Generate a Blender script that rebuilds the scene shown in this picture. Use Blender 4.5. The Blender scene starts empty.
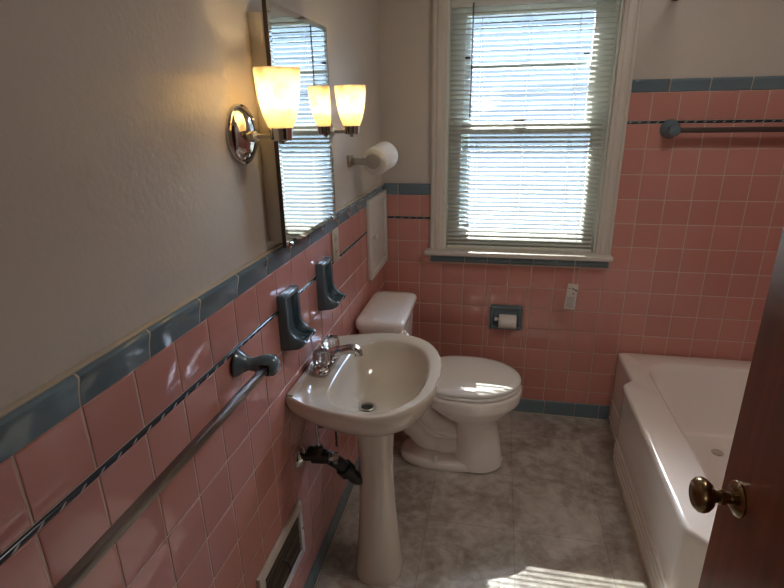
import bpy, bmesh, math, random
from mathutils import Vector, Matrix
random.seed(7)
SC = bpy.context.scene
COL = SC.collection
PI = math.pi
P_ = .1095                      # wall tile pitch

# ------------------------------------------------------------------ materials
def new_mat(name):
    m = bpy.data.materials.new(name); m.use_nodes = True
    nt = m.node_tree
    return m, nt, nt.nodes['Principled BSDF']
def simple(name, col, rough=.4, metal=0, coat=0, spec=.5, bump=None, trans=0, sub=0):
    m, nt, b = new_mat(name)
    b.inputs['Base Color'].default_value = (*col, 1)
    b.inputs['Roughness'].default_value = rough
    b.inputs['Metallic'].default_value = metal
    b.inputs['Coat Weight'].default_value = coat
    b.inputs['Specular IOR Level'].default_value = spec
    b.inputs['Transmission Weight'].default_value = trans
    if bump:
        add_bump(nt, b, *bump)
    return m
def coords(nt, scale=(1, 1, 1)):
    tc = nt.nodes.new('ShaderNodeTexCoord'); mp = nt.nodes.new('ShaderNodeMapping')
    nt.links.new(tc.outputs['Object'], mp.inputs['Vector'])
    mp.inputs['Scale'].default_value = scale
    return mp.outputs['Vector']
def noise(nt, vec, scale, detail=4, rough=.5):
    n = nt.nodes.new('ShaderNodeTexNoise')
    n.inputs['Scale'].default_value = scale; n.inputs['Detail'].default_value = detail
    n.inputs['Roughness'].default_value = rough
    nt.links.new(vec, n.inputs['Vector'])
    return n
def ramp(nt, fac, stops):
    r = nt.nodes.new('ShaderNodeValToRGB')
    e = r.color_ramp.elements
    while len(e) < len(stops): e.new(.5)
    for k, (p, c) in enumerate(stops):
        e[k].position = p; e[k].color = (*c, 1)
    nt.links.new(fac, r.inputs['Fac'])
    return r
def add_bump(nt, b, scale, strength, dist=.001, detail=3):
    v = coords(nt)
    n = noise(nt, v, scale, detail)
    bp = nt.nodes.new('ShaderNodeBump')
    bp.inputs['Strength'].default_value = strength; bp.inputs['Distance'].default_value = dist
    nt.links.new(n.outputs['Fac'], bp.inputs['Height'])
    nt.links.new(bp.outputs['Normal'], b.inputs['Normal'])
def math_node(nt, op, a, b=None):
    n = nt.nodes.new('ShaderNodeMath'); n.operation = op
    for k, s in enumerate((a, b)):
        if s is None: continue
        if isinstance(s, (int, float)): n.inputs[k].default_value = s
        else: nt.links.new(s, n.inputs[k])
    return n.outputs[0]

def tile_mat(name, c1, c2, rough=.06):
    m, nt, b = new_mat(name)
    geo = nt.nodes.new('ShaderNodeNewGeometry')
    r = ramp(nt, geo.outputs['Random Per Island'], [(0, c1), (1, c2)])
    nt.links.new(r.outputs['Color'], b.inputs['Base Color'])
    b.inputs['Roughness'].default_value = rough
    b.inputs['IOR'].default_value = 1.52
    v = coords(nt); n = noise(nt, v, 14, 2)
    bp = nt.nodes.new('ShaderNodeBump'); bp.inputs['Strength'].default_value = .12; bp.inputs['Distance'].default_value = .001
    nt.links.new(n.outputs['Fac'], bp.inputs['Height']); nt.links.new(bp.outputs['Normal'], b.inputs['Normal'])
    return m
M = {}
def wall_paint(name, col, rough):
    m, nt, b = new_mat(name)
    b.inputs['Base Color'].default_value = (*col, 1)
    b.inputs['Roughness'].default_value = rough
    v = coords(nt)
    n1 = noise(nt, v, 95, 3, .55); n2 = noise(nt, v, 16, 2)
    s = math_node(nt, 'ADD', n1.outputs['Fac'], math_node(nt, 'MULTIPLY', n2.outputs['Fac'], 1.3))
    bp = nt.nodes.new('ShaderNodeBump'); bp.inputs['Strength'].default_value = .4; bp.inputs['Distance'].default_value = .0016
    nt.links.new(s, bp.inputs['Height']); nt.links.new(bp.outputs['Normal'], b.inputs['Normal'])
    return m
M['paint'] = wall_paint('wall_paint', (.56, .505, .445), .36)
M['ceil'] = simple('ceiling_paint', (.82, .80, .76), .8)
M['pink'] = tile_mat('pink_glazed_tile', (.51, .225, .19), (.56, .255, .215))
M['blue'] = tile_mat('slate_blue_glazed_tile', (.125, .185, .22), (.155, .22, .255), .07)
M['grout'] = simple('grout', (.58, .45, .37), .85)
M['caulk'] = simple('old_caulk', (.55, .46, .34), .6)
M['bluecer'] = simple('slate_blue_ceramic', (.115, .17, .20), .1, coat=.3)
M['blueshade'] = simple('shaded_blue_ceramic', (.03, .05, .085), .15)  # the same blue ceramic, darkened in colour for the shade inside the niche
M['sink'] = simple('bone_porcelain', (.62, .555, .46), .08, coat=.4)
M['toilet'] = simple('white_porcelain', (.86, .81, .755), .07, coat=.4)
M['seat'] = simple('white_seat_plastic', (.86, .85, .82), .12, coat=.2)
M['tub'] = simple('bathtub_enamel', (.86, .80, .745), .12, coat=.3)
M['chrome'] = simple('chrome', (.62, .60, .58), .09, 1)
M['nickel'] = simple('brushed_nickel', (.50, .46, .41), .28, 1)
M['alu'] = simple('aluminium_bar', (.26, .235, .21), .33, 1)
M['barbrown'] = simple('dark_bar_metal', (.085, .06, .052), .35, .4)
M['brass'] = simple('antique_brass', (.24, .16, .08), .25, 1)
M['darkmetal'] = simple('dark_metal', (.05, .045, .04), .3, .6)
M['blackpvc'] = simple('black_pipe', (.012, .013, .014), .35)
M['white_trim'] = simple('white_trim_paint', (.62, .575, .51), .35)
M['white_wood'] = simple('white_cabinet_paint', (.66, .64, .60), .4)
M['vinyl'] = simple('window_vinyl', (.70, .72, .66), .4)
M['ivory'] = simple('ivory_plastic', (.52, .42, .30), .35)
M['paper'] = simple('toilet_paper', (.80, .77, .71), .9, bump=(300, .2, .0005))
M['card'] = simple('cardboard_core', (.35, .25, .16), .9)
M['cord'] = simple('blind_cord', (.7, .7, .66), .8)
M['wand'] = simple('wand_plastic', (.09, .075, .06), .3)
M['black'] = simple('black_latch', (.015, .015, .015), .4)
M['browntrim'] = simple('dark_brown_edge', (.055, .03, .02), .4)
M['tag'] = simple('paper_tag', (.62, .58, .52), .7)
M['ink'] = simple('tag_ink', (.06, .05, .05), .7)
M['greyink'] = simple('faint_ink', (.30, .28, .26), .7)
M['acrylic'] = simple('clear_acrylic', (.95, .92, .88), .05, trans=.85)
M['mirror'] = simple('mirror_silver', (.86, .88, .87), .015, 1)
M['grille'] = simple('dark_brown_grille', (.10, .075, .055), .45)
M['ground'] = simple('outside_ground', (.3, .3, .27), .9)

# blind slats: white vinyl that lets a little daylight through
def slat_mat():
    m, nt, b = new_mat('blind_slat_vinyl')
    b.inputs['Base Color'].default_value = (.56, .57, .525, 1); b.inputs['Roughness'].default_value = .45
    t = nt.nodes.new('ShaderNodeBsdfTranslucent'); t.inputs['Color'].default_value = (.8, .82, .76, 1)
    mx = nt.nodes.new('ShaderNodeMixShader'); mx.inputs[0].default_value = .06
    nt.links.new(b.outputs[0], mx.inputs[1]); nt.links.new(t.outputs[0], mx.inputs[2])
    nt.links.new(mx.outputs[0], nt.nodes['Material Output'].inputs['Surface'])
    return m
M['slat'] = slat_mat()
# window glass: thin pane, clear with a fresnel reflection
def glass_mat():
    m, nt, b = new_mat('window_glass')
    nt.nodes.remove(b)
    tr = nt.nodes.new('ShaderNodeBsdfTransparent'); tr.inputs['Color'].default_value = (.93, .97, .97, 1)
    gl = nt.nodes.new('ShaderNodeBsdfGlossy'); gl.inputs['Roughness'].default_value = .02
    fr = nt.nodes.new('ShaderNodeFresnel'); fr.inputs['IOR'].default_value = 1.45
    mx = nt.nodes.new('ShaderNodeMixShader')
    nt.links.new(fr.outputs[0], mx.inputs[0]); nt.links.new(tr.outputs[0], mx.inputs[1]); nt.links.new(gl.outputs[0], mx.inputs[2])
    nt.links.new(mx.outputs[0], nt.nodes['Material Output'].inputs['Surface'])
    return m
M['glass'] = glass_mat()
# alabaster lamp shade: glass that scatters the bulb's light through
def shade_mat():
    m, nt, b = new_mat('alabaster_shade')
    v = coords(nt)
    n = noise(nt, v, 22, 5, .6); n.inputs['Distortion'].default_value = 1.8
    r = ramp(nt, n.outputs['Fac'], [(.3, (.98, .88, .68)), (.48, (1, .93, .76)), (.72, (.80, .62, .38))])
    t = nt.nodes.new('ShaderNodeBsdfTranslucent')
    nt.links.new(r.outputs['Color'], t.inputs['Color'])
    b.inputs['Base Color'].default_value = (.85, .76, .6, 1); b.inputs['Roughness'].default_value = .25
    mx = nt.nodes.new('ShaderNodeMixShader'); mx.inputs[0].default_value = .72
    nt.links.new(b.outputs[0], mx.inputs[1]); nt.links.new(t.outputs[0], mx.inputs[2])
    nt.links.new(mx.outputs[0], nt.nodes['Material Output'].inputs['Surface'])
    return m
M['shade'] = shade_mat()
def bulb_mat():
    m, nt, b = new_mat('bulb_glow')
    b.inputs['Base Color'].default_value = (.9, .85, .7, 1)
    b.inputs['Emission Color'].default_value = (1, .80, .45, 1); b.inputs['Emission Strength'].default_value = .7
    return m
M['bulb'] = bulb_mat()
# dark reddish wood door
def wood_mat():
    m, nt, b = new_mat('varnished_wood')
    v = coords(nt, (9, 9, .55))
    n = noise(nt, v, 5, 6, .62)
    v2 = coords(nt, (60, 60, 2.2)); n2 = noise(nt, v2, 6, 3)
    s = math_node(nt, 'ADD', math_node(nt, 'MULTIPLY', n.outputs['Fac'], .7), math_node(nt, 'MULTIPLY', n2.outputs['Fac'], .3))
    r = ramp(nt, s, [(.3, (.085, .016, .004)), (.55, (.15, .030, .008)), (.75, (.19, .042, .012))])
    nt.links.new(r.outputs['Color'], b.inputs['Base Color']); b.inputs['Roughness'].default_value = .45; b.inputs['Specular IOR Level'].default_value = .22
    return m
M['wood'] = wood_mat()
# stone-look vinyl floor tile
def floor_mat():
    m, nt, b = new_mat('stone_look_vinyl')
    v = coords(nt)
    n = noise(nt, v, 4.5, 9, .66); n.inputs['Distortion'].default_value = .7
    n2 = noise(nt, v, 21, 5, .6); n2.inputs['Distortion'].default_value = .5
    s = math_node(nt, 'ADD', math_node(nt, 'MULTIPLY', n.outputs['Fac'], .65), math_node(nt, 'MULTIPLY', n2.outputs['Fac'], .35))
    r = ramp(nt, s, [(.34, (.22, .185, .155)), (.45, (.34, .30, .26)), (.54, (.46, .42, .375)), (.66, (.58, .545, .50))])
    sep = nt.nodes.new('ShaderNodeSeparateXYZ'); nt.links.new(v, sep.inputs[0])
    def seam(o, p0, pitch):
        f = math_node(nt, 'FRACT', math_node(nt, 'DIVIDE', math_node(nt, 'SUBTRACT', o, p0), pitch))
        d = math_node(nt, 'ABSOLUTE', math_node(nt, 'SUBTRACT', f, .5))
        return math_node(nt, 'GREATER_THAN', d, .5 - .0016 / pitch)
    k = math_node(nt, 'MAXIMUM', seam(sep.outputs[0], .674 - 3.33, .333), seam(sep.outputs[1], -.535 - 3.25, .325))
    # every vinyl tile a slightly different shade
    def cell(o, p0, pitch): return math_node(nt, 'FLOOR', math_node(nt, 'DIVIDE', math_node(nt, 'SUBTRACT', o, p0), pitch))
    cb = nt.nodes.new('ShaderNodeCombineXYZ')
    nt.links.new(cell(sep.outputs[0], .674 - 3.33, .333), cb.inputs[0]); nt.links.new(cell(sep.outputs[1], -.535 - 3.25, .325), cb.inputs[1])
    wn = nt.nodes.new('ShaderNodeTexWhiteNoise'); nt.links.new(cb.outputs[0], wn.inputs['Vector'])
    hs = nt.nodes.new('ShaderNodeHueSaturation')
    nt.links.new(math_node(nt, 'ADD', math_node(nt, 'MULTIPLY', wn.outputs['Value'], .16), .92), hs.inputs['Value'])
    nt.links.new(r.outputs['Color'], hs.inputs['Color'])
    mx = nt.nodes.new('ShaderNodeMix'); mx.data_type = 'RGBA'
    nt.links.new(math_node(nt, 'MULTIPLY', k, .32), mx.inputs[0]); nt.links.new(hs.outputs['Color'], mx.inputs[6]); mx.inputs[7].default_value = (.10, .08, .065, 1)
    nt.links.new(mx.outputs[2], b.inputs['Base Color'])
    b.inputs['Roughness'].default_value = .24; b.inputs['IOR'].default_value = 1.6
    bp = nt.nodes.new('ShaderNodeBump'); bp.inputs['Strength'].default_value = .25; bp.inputs['Distance'].default_value = .001
    n3 = noise(nt, v, 180, 3); nt.links.new(n3.outputs['Fac'], bp.inputs['Height']); nt.links.new(bp.outputs['Normal'], b.inputs['Normal'])
    return m
M['floor'] = floor_mat()
# painted clapboard
def siding_mat():
    m, nt, b = new_mat('pale_siding')
    v = coords(nt, (.6, 1, 14)); n = noise(nt, v, 3, 5, .6)
    r = ramp(nt, n.outputs['Fac'], [(.35, (.044, .045, .046)), (.65, (.072, .073, .073))])
    nt.links.new(r.outputs['Color'], b.inputs['Base Color']); b.inputs['Roughness'].default_value = .6
    return m
M['siding'] = siding_mat()
# the decorative liner: dark glaze with raised pale dabs, three to a tile
M['liner'] = simple('dark_liner_glaze', (.022, .032, .045), .15)
M['linerdab'] = simple('pale_liner_glaze', (.50, .50, .48), .2)

# ------------------------------------------------------------------ mesh helpers
class G:
    def __init__(s): s.bm = bmesh.new()
    def quad(s, pts): return s.bm.faces.new([s.bm.verts.new(p) for p in pts])
    def merge(s, b2):
        me = bpy.data.meshes.new('tmp'); b2.to_mesh(me); b2.free(); s.bm.from_mesh(me); bpy.data.meshes.remove(me)
    def box(s, x0, x1, y0, y1, z0, z1, bevel=0, seg=2, xf=None):
        b = bmesh.new(); bmesh.ops.create_cube(b, size=1)
        for v in b.verts:
            v.co = Vector(((x0 + x1) / 2 + v.co.x * (x1 - x0), (y0 + y1) / 2 + v.co.y * (y1 - y0), (z0 + z1) / 2 + v.co.z * (z1 - z0)))
        if bevel: bmesh.ops.bevel(b, geom=b.edges[:], offset=bevel, segments=seg, profile=.5, affect='EDGES')
        if xf: b.transform(xf)
        s.merge(b); return s
    def loft(s, rings, cap0=True, cap1=True, closed=True):
        vs = [[s.bm.verts.new(p) for p in r] for r in rings]
        n = len(rings[0])
        for a, b in zip(vs, vs[1:]):
            for k in range(n if closed else n - 1):
                j = (k + 1) % n
                s.bm.faces.new((a[k], a[j], b[j], b[k]))
        if cap0: s.bm.faces.new(vs[0][::-1])
        if cap1: s.bm.faces.new(vs[-1])
        return s
    def lathe(s, prof, o, axis, seg=32, cap0=True, cap1=True):
        a = Vector(axis).normalized(); o = Vector(o)
        u = a.orthogonal().normalized(); w = a.cross(u)
        rings = [[o + a * h + (u * math.cos(2 * PI * k / seg) + w * math.sin(2 * PI * k / seg)) * max(r, 1e-5) for k in range(seg)] for r, h in prof]
        return s.loft(rings, cap0, cap1)
    def tube(s, pts, r, seg=12, ysc=1):
        pts = [Vector(p) for p in pts]; rings = []
        rs = r if isinstance(r, (list, tuple)) else [r] * len(pts)
        u = None
        for k, p in enumerate(pts):
            t = (pts[min(k + 1, len(pts) - 1)] - pts[max(k - 1, 0)]).normalized()
            u = t.orthogonal().normalized() if u is None else (u - t * u.dot(t)).normalized()
            w = t.cross(u)
            ring = []
            for q in range(seg):
                d = (u * math.cos(2 * PI * q / seg) + w * math.sin(2 * PI * q / seg)) * rs[k]
                d.y *= ysc; ring.append(p + d)
            rings.append(ring)
        return s.loft(rings)
    def prism(s, poly, f, a0, a1):
        return s.loft([[f(p, a0) for p in poly], [f(p, a1) for p in poly]])
    def build(s, name, mat, parent=None, smooth=35, weld=False):
        if weld: bmesh.ops.remove_doubles(s.bm, verts=s.bm.verts[:], dist=1e-5)
        bmesh.ops.recalc_face_normals(s.bm, faces=s.bm.faces[:])
        o0 = Vector((0, 0, 0)); q = parent
        while q is not None:
            o0 += q.location; q = q.parent
        if parent is not None: bmesh.ops.translate(s.bm, verts=s.bm.verts[:], vec=-o0)
        me = bpy.data.meshes.new(name); s.bm.to_mesh(me); s.bm.free()
        if smooth:
            me.polygons.foreach_set('use_smooth', [True] * len(me.polygons))
            me.set_sharp_from_angle(angle=math.radians(smooth))
        me.materials.append(M[mat])
        o = bpy.data.objects.new(name, me); COL.objects.link(o)
        if parent is not None: o.parent = parent
        return o
def catmull(pts, n=8):
    P = [Vector(p) for p in pts]; P = [P[0] * 2 - P[1]] + P + [P[-1] * 2 - P[-2]]; out = []
    for i in range(1, len(P) - 2):
        for k in range(n):
            t = k / n; a, b, c, d = P[i - 1:i + 3]
            out.append(.5 * (2 * b + (c - a) * t + (2 * a - 5 * b + 4 * c - d) * t * t + (3 * b - a - 3 * c + d) * t ** 3))
    out.append(P[-2]); return out
def tag(o, label, cat, group=None):
    o['label'] = label; o['category'] = cat
    if group: o['group'] = group
    return o
def thing(name, label, cat, loc, group=None):
    o = bpy.data.objects.new(name, None); COL.objects.link(o); o.location = loc
    o.empty_display_size = .05
    return tag(o, label, cat, group)
def structure(o, label=None, cat=None):
    o['kind'] = 'structure'
    if label: o['label'] = label; o['category'] = cat
    return o
def copy_tree(o, parent=None):
    c = o.copy(); COL.objects.link(c)
    if parent is not None: c.parent = parent
    for ch in list(o.children): copy_tree(ch, c)
    return c
def cut(rects, hole):
    """rects minus one hole, all as (u0, v0, u1, v1)"""
    out = []
    for (a, b, c, d) in rects:
        e, f, g, h = hole
        if g <= a or e >= c or h <= b or f >= d: out.append((a, b, c, d)); continue
        if e > a: out.append((a, b, e, d))
        if g < c: out.append((g, b, c, d))
        m0, m1 = max(a, e), min(c, g)
        if f > b: out.append((m0, b, m1, f))
        if h < d: out.append((m0, h, m1, d))
    return [r for r in out if r[2] - r[0] > .004 and r[3] - r[1] > .004]
def cutall(rects, holes):
    for h in holes: rects = cut(rects, h)
    return rects
def wall_slab(T, u0, u1, v0, v1, n0, n1, holes):
    """solid wall with rectangular holes; T maps (u, v, n) to the room"""
    us = sorted({u0, u1, *[h[0] for h in holes], *[h[2] for h in holes]})
    vs = sorted({v0, v1, *[h[1] for h in holes], *[h[3] for h in holes]})
    g = G()
    def solid(i, j):
        if i < 0 or j < 0 or i >= len(us) - 1 or j >= len(vs) - 1: return False
        cu, cv = (us[i] + us[i + 1]) / 2, (vs[j] + vs[j + 1]) / 2
        return not any(h[0] < cu < h[2] and h[1] < cv < h[3] for h in holes)
    for i in range(len(us) - 1):
        for j in range(len(vs) - 1):
            if not solid(i, j): continue
            a, b, c, d = us[i], us[i + 1], vs[j], vs[j + 1]
            for n in (n0, n1): g.quad([T(a, c, n), T(b, c, n), T(b, d, n), T(a, d, n)])
            if not solid(i - 1, j): g.quad([T(a, c, n0), T(a, d, n0), T(a, d, n1), T(a, c, n1)])
            if not solid(i + 1, j): g.quad([T(b, c, n0), T(b, d, n0), T(b, d, n1), T(b, c, n1)])
            if not solid(i, j - 1): g.quad([T(a, c, n0), T(b, c, n0), T(b, c, n1), T(a, c, n1)])
            if not solid(i, j + 1): g.quad([T(a, d, n0), T(b, d, n0), T(b, d, n1), T(a, d, n1)])
    bmesh.ops.remove_doubles(g.bm, verts=g.bm.verts[:], dist=1e-6)
    return g
def add_tile(g, T, r, top=0, base=-.002, gap=.003, ch=.0022):
    u0, v0, u1, v1 = r
    a, b, c, d = u0 + gap / 2, v0 + gap / 2, u1 - gap / 2, v1 - gap / 2
    if c - a < .012 or d - b < .008: return
    tu, tv = random.uniform(-.0016, .0016), random.uniform(-.0016, .0016)
    cu, cv = (a + c) / 2, (b + d) / 2
    rings = []
    for ins, n in ((0, base), (.0004, top - ch * .45), (ch * .55, top - ch * .1), (ch * 1.6, top)):
        ins = min(ins, (c - a) * .4, (d - b) * .4)
        rings.append([T(u, v, n + (u - cu) * tu + (v - cv) * tv) for u, v in ((a + ins, b + ins), (c - ins, b + ins), (c - ins, d - ins), (a + ins, d - ins))])
    g.loft(rings, False, True)
def cap_strip(g, T, us, v0, v1, prof):
    """bull-nosed cap tiles between the joints us, profile (v fraction, n)"""
    for a, b in zip(us, us[1:]):
        a2, b2 = a + .0015, b - .0015
        if b2 - a2 < .01: continue
        rings = []
        for u, k in ((a2, .93), (a2 + .0012, 1), (b2 - .0012, 1), (b2, .93)):
            rings.append([T(u, v0 + (v1 - v0) * f, n * k if n > 0 else n) for f, n in prof])
        g.loft(rings)
def cap_grout(T, u0, u1, v0, v1, prof, parent):
    g = G(); g.loft([[T(u, v0 + (v1 - v0) * f, n - .0005 if n > 0 else n) for f, n in prof] for u in (u0, u1)])
    return g.build('cap_joint', 'caulk', parent, smooth=40)
CAP = [(0, -.008), (0, 0), (.04, .0025), (.3, .004), (.55, .006), (.72, .0085), (.86, .0105), (.95, .0103), (1.02, .0065), (1.05, 0), (1.05, -.008)]
def liner_strip(gb, gd, T, u0, u1, v0, v1):
    """half-round liner bead (gb) with slanted pale dabs on it (gd)"""
    h = (v1 - v0) / 2; vm = (v0 + v1) / 2; n = 8
    prof = [(vm - h * math.cos(PI * k / n), -.002 + .0055 * math.sin(PI * k / n)) for k in range(n + 1)]
    gb.loft([[T(u, v, m) for v, m in prof] for u in (u0, u1)])
    p = P_ / 3; u = u0 + p * .4
    while u < u1 - .02:
        rings = []
        for q in range(7):
            t = q / 6; uu = u + (t - .5) * .015; w = .0017 * math.sin(PI * (t * .9 + .05)); vv = vm + (t - .5) * h * .9
            rings.append([T(uu, vv + w * math.cos(2 * PI * k / 8) * 1.1, .0026 + w * .9 * math.sin(2 * PI * k / 8)) for k in range(8)])
        gd.loft(rings); u += p

# ------------------------------------------------------------------ camera (fitted to the tile grid)
def make_camera():
    yaw, pit, rol, f = .2030, .3358, -.0163, 519.53
    F = Vector((-math.sin(yaw) * math.cos(pit), math.cos(yaw) * math.cos(pit), -math.sin(pit)))
    R = Vector((math.cos(yaw), math.sin(yaw), 0)); U = R.cross(F)
    R2 = R * math.cos(rol) + U * math.sin(rol); U2 = -R * math.sin(rol) + U * math.cos(rol)
    cam = bpy.data.cameras.new('camera'); o = bpy.data.objects.new('camera', cam); COL.objects.link(o)
    mw = Matrix((R2, U2, -F)).transposed().to_4x4(); mw.translation = (.5499, -2.502, 1.5243)
    o.matrix_world = mw
    cam.sensor_fit = 'HORIZONTAL'; cam.sensor_width = 36; cam.lens = 36 * f / 784; cam.clip_start = .02
    SC.camera = o
make_camera()

# ------------------------------------------------------------------ room shell
YF = -2.42          # inner face of the front wall
XR = 1.95           # right wall
HC = 2.44           # ceiling height
ZB = .0818          # top of blue base tile
ZLB, ZLT, ZCB, ZCT = 1.0303, 1.0412, 1.1472, 1.198
HLB, HLT, HCB, HCT = 1.4630, 1.4745, 1.5887, 1.637
WX0, WX1, WZ0, WZ1 = .298, 1.013, .888, 1.985      # window opening
NX0, NX1, NZ0, NZ1 = .5605, .6785, .4955, .5825         # paper holder niche
TL = lambda u, v, n: Vector((n, u, v))              # left wall: u = y
TB = lambda u, v, n: Vector((u, -n, v))             # back wall: u = x
TR = lambda u, v, n: Vector((XR - n, u, v))         # right wall: u = y
TF = lambda u, v, n: Vector((u, YF + n, v))         # front wall: u = x
PN = -.008
wl = structure(wall_slab(TL, YF - .12, .17, 0, HC, PN, -.12, []).build('wall_left', 'paint', smooth=0))
wb = structure(wall_slab(TB, -.008, XR + .008, 0, HC, PN, -.16, [(WX0, WZ0, WX1, WZ1), (NX0, NZ0, NX1, NZ1)]).build('wall_back', 'paint', smooth=0))
wr = structure(wall_slab(TR, YF - .12, .17, 0, HC, PN, -.12, []).build('wall_right', 'paint', smooth=0))
wf = structure(wall_slab(TF, -.008, XR + .008, 0, HC, 0, -.12, [(.20, -.001, .975, 2.06)]).build('wall_front', 'paint', smooth=0))
structure(G().box(-.12, XR + .12, -4.1, .17, -.1, 0).build('floor', 'floor', smooth=0))
structure(G().box(-.12, XR + .12, -4.1, .17, HC, HC + .1).build('ceiling', 'ceil', smooth=0))
# the hall beyond the doorway the picture is taken from
structure(G().box(-.12, XR + .12, -4.2, -4.1, 0, HC).build('wall_hall_end', 'paint', smooth=0))
structure(G().box(-.22, -.12, -4.2, YF - .12, 0, HC).build('wall_hall_left', 'paint', smooth=0))
structure(G().box(XR + .12, XR + .22, -4.2, YF - .12, 0, HC).build('wall_hall_right', 'paint', smooth=0))

# --- tiled wainscot of the left wall
Y0 = -2.0819        # a vertical joint on the left wall
ys = [Y0 + k * P_ for k in range(-4, 20)]
def field(T, us, vs, holes, parent, grout_rect, name='pink_tile'):
    g = G()
    for a, b in zip(us, us[1:]):
        for c, d in zip(vs, vs[1:]):
            for r in cutall([(a, c, b, d)], holes): add_tile(g, T, r)
    g.build(name, 'pink', parent, smooth=40)
    g = G()
    for (a, b, c, d) in cutall(grout_rect, holes):
        g.loft([[T(a, b, n), T(c, b, n), T(c, d, n), T(a, d, n)] for n in (PN, -.0012)])
    g.build('grout', 'grout', parent, smooth=0)
us = [YF] + [y for y in ys if YF + .01 < y < -.01] + [0]
rows = [ZB, ZLB - 8 * P_] + [ZLB - k * P_ for k in range(7, -1, -1)]
VENT = (-1.572, .238, -1.315, .396)
field(TL, us, rows, [], wl, [(YF, 0, 0, ZCB)])
g = G()
for a, b in zip(us, us[1:]): add_tile(g, TL, (a, ZLT, b, ZCB))
g.build('pink_tile', 'pink', wl, smooth=40)
g = G(); cap_strip(g, TL, [YF] + [-1.976 + .1524 * k for k in range(-2, 13)] + [-.003], ZCB, ZCT, CAP); g.build('blue_cap_tile', 'blue', wl, smooth=40); cap_grout(TL, YF + .002, -.005, ZCB, ZCT, CAP, wl)
g, gd = G(), G(); liner_strip(g, gd, TL, YF, 0, ZLB, ZLT); g.build('liner_tile', 'liner', wl); gd.build('liner_dab', 'linerdab', wl)
G().box(PN, .004, YF, -.004, ZCT + .0015, ZCT + .006, .0015).build('caulk_line', 'caulk', wl)
# --- back wall
xs = [0] + [-.038 + k * P_ for k in range(1, 19) if -.038 + k * P_ < XR - .01] + [XR]
hole_lo = [(WX0 - .07, .818, WX1 + .066, 3), (.536, .472, .703, .606)]
field(TB, xs, rows, hole_lo, wb, [(0, 0, XR, ZLB)])
XL, XC = WX0 - .064, WX1 + .063         # outer edges of the window casing
g = G()
for a, b in zip(xs, xs[1:]):
    for r in cutall([(a, ZLT, b, ZCB)], [(XL, 0, 9, 9)]): add_tile(g, TB, r)
    for k in range(4):
        for r in cutall([(a, ZLB + k * P_, b, min(ZLB + (k + 1) * P_, HLB))], [(-1, 0, XC, 9)]): add_tile(g, TB, r)
    for r in cutall([(a, HLT, b, HCB)], [(-1, 0, XC, 9)]): add_tile(g, TB, r)
g.build('pink_tile', 'pink', wb, smooth=40)
g = G()
for (a, b, c, d) in ((0, ZLB, XL, ZCB), (XC, ZLB, XR, HCB)):
    g.loft([[TB(a, b, n), TB(c, b, n), TB(c, d, n), TB(a, d, n)] for n in (PN, -.0012)])
g.build('grout', 'grout', wb, smooth=0)
g = G(); cap_strip(g, TB, [.0, .0745, XL], ZCB, ZCT, CAP); cap_strip(g, TB, [XC] + [1.226 + .153 * k for k in range(5)] + [XR], HCB, HCT, CAP)
g.build('blue_cap_tile', 'blue', wb, smooth=40); cap_grout(TB, .004, XL - .002, ZCB, ZCT, CAP, wb); cap_grout(TB, XC + .002, XR - .004, HCB, HCT, CAP, wb)
g, gd = G(), G()
liner_strip(g, gd, TB, 0.004, XL, ZLB, ZLT); liner_strip(g, gd, TB, XC, XR, HLB, HLT)
g.build('liner_tile', 'liner', wb); gd.build('liner_dab', 'linerdab', wb)
g = G(); cap_strip(g, TB, [XL] + [.405 + .1095 * k for k in range(7)][:-1] + [XC], .8185, .862, [(0, -.008), (0, .001), (.08, .0035), (.5, .004), (1, .004), (1, -.008)])
g.build('blue_sill_tile', 'blue', wb, smooth=40)
# --- right wall of the tub alcove
xs_r = [-1.53] + [-1.53 + .05 + k * P_ for k in range(14) if -1.48 + k * P_ < -.02] + [0]
rows_r = [ZB, ZLB - 8 * P_] + [ZLB - k * P_ for k in range(7, -1, -1)] + [ZLB + k * P_ for k in range(1, 4)] + [HLB]
field(TR, xs_r, rows_r, [], wr, [(-1.53, 0, 0, HCB)])
g = G()
for a, b in zip(xs_r, xs_r[1:]): add_tile(g, TR, (a, HLT, b, HCB))
g.build('pink_tile', 'pink', wr, smooth=40)
g = G(); cap_strip(g, TR, [-1.53 + .153 * k for k in range(11)], HCB, HCT, CAP); g.build('blue_cap_tile', 'blue', wr, smooth=40)
g, gd = G(), G(); liner_strip(g, gd, TR, -1.53, 0, HLB, HLT); g.build('liner_tile', 'liner', wr); gd.build('liner_dab', 'linerdab', wr)
# --- blue base tiles
BASE = [(0, -.001), (0, .0035), (.5, .003), (.88, .0025), (.97, .0015), (1, -.001)]
g = G(); cap_strip(g, TL, [YF] + [-2.30 + .1524 * k for k in range(16) if -2.30 + .1524 * k < -.03] + [-.003], .001, ZB, BASE)
structure(g.build('baseboard_left', 'blue', smooth=40))
g = G(); cap_strip(g, TB, [.005] + [.084 + .1524 * k for k in range(7)] + [1.118, 1.168], .001, ZB, BASE)
structure(g.build('baseboard_back', 'blue', smooth=40))
g = G(); g.box(0, .006, YF, 0, 0, .004, .001); structure(g.build('trim_1', 'caulk'))
g = G(); g.box(.006, 1.165, -.006, 0, 0, .004, .001); structure(g.build('trim_2', 'caulk'))

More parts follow.
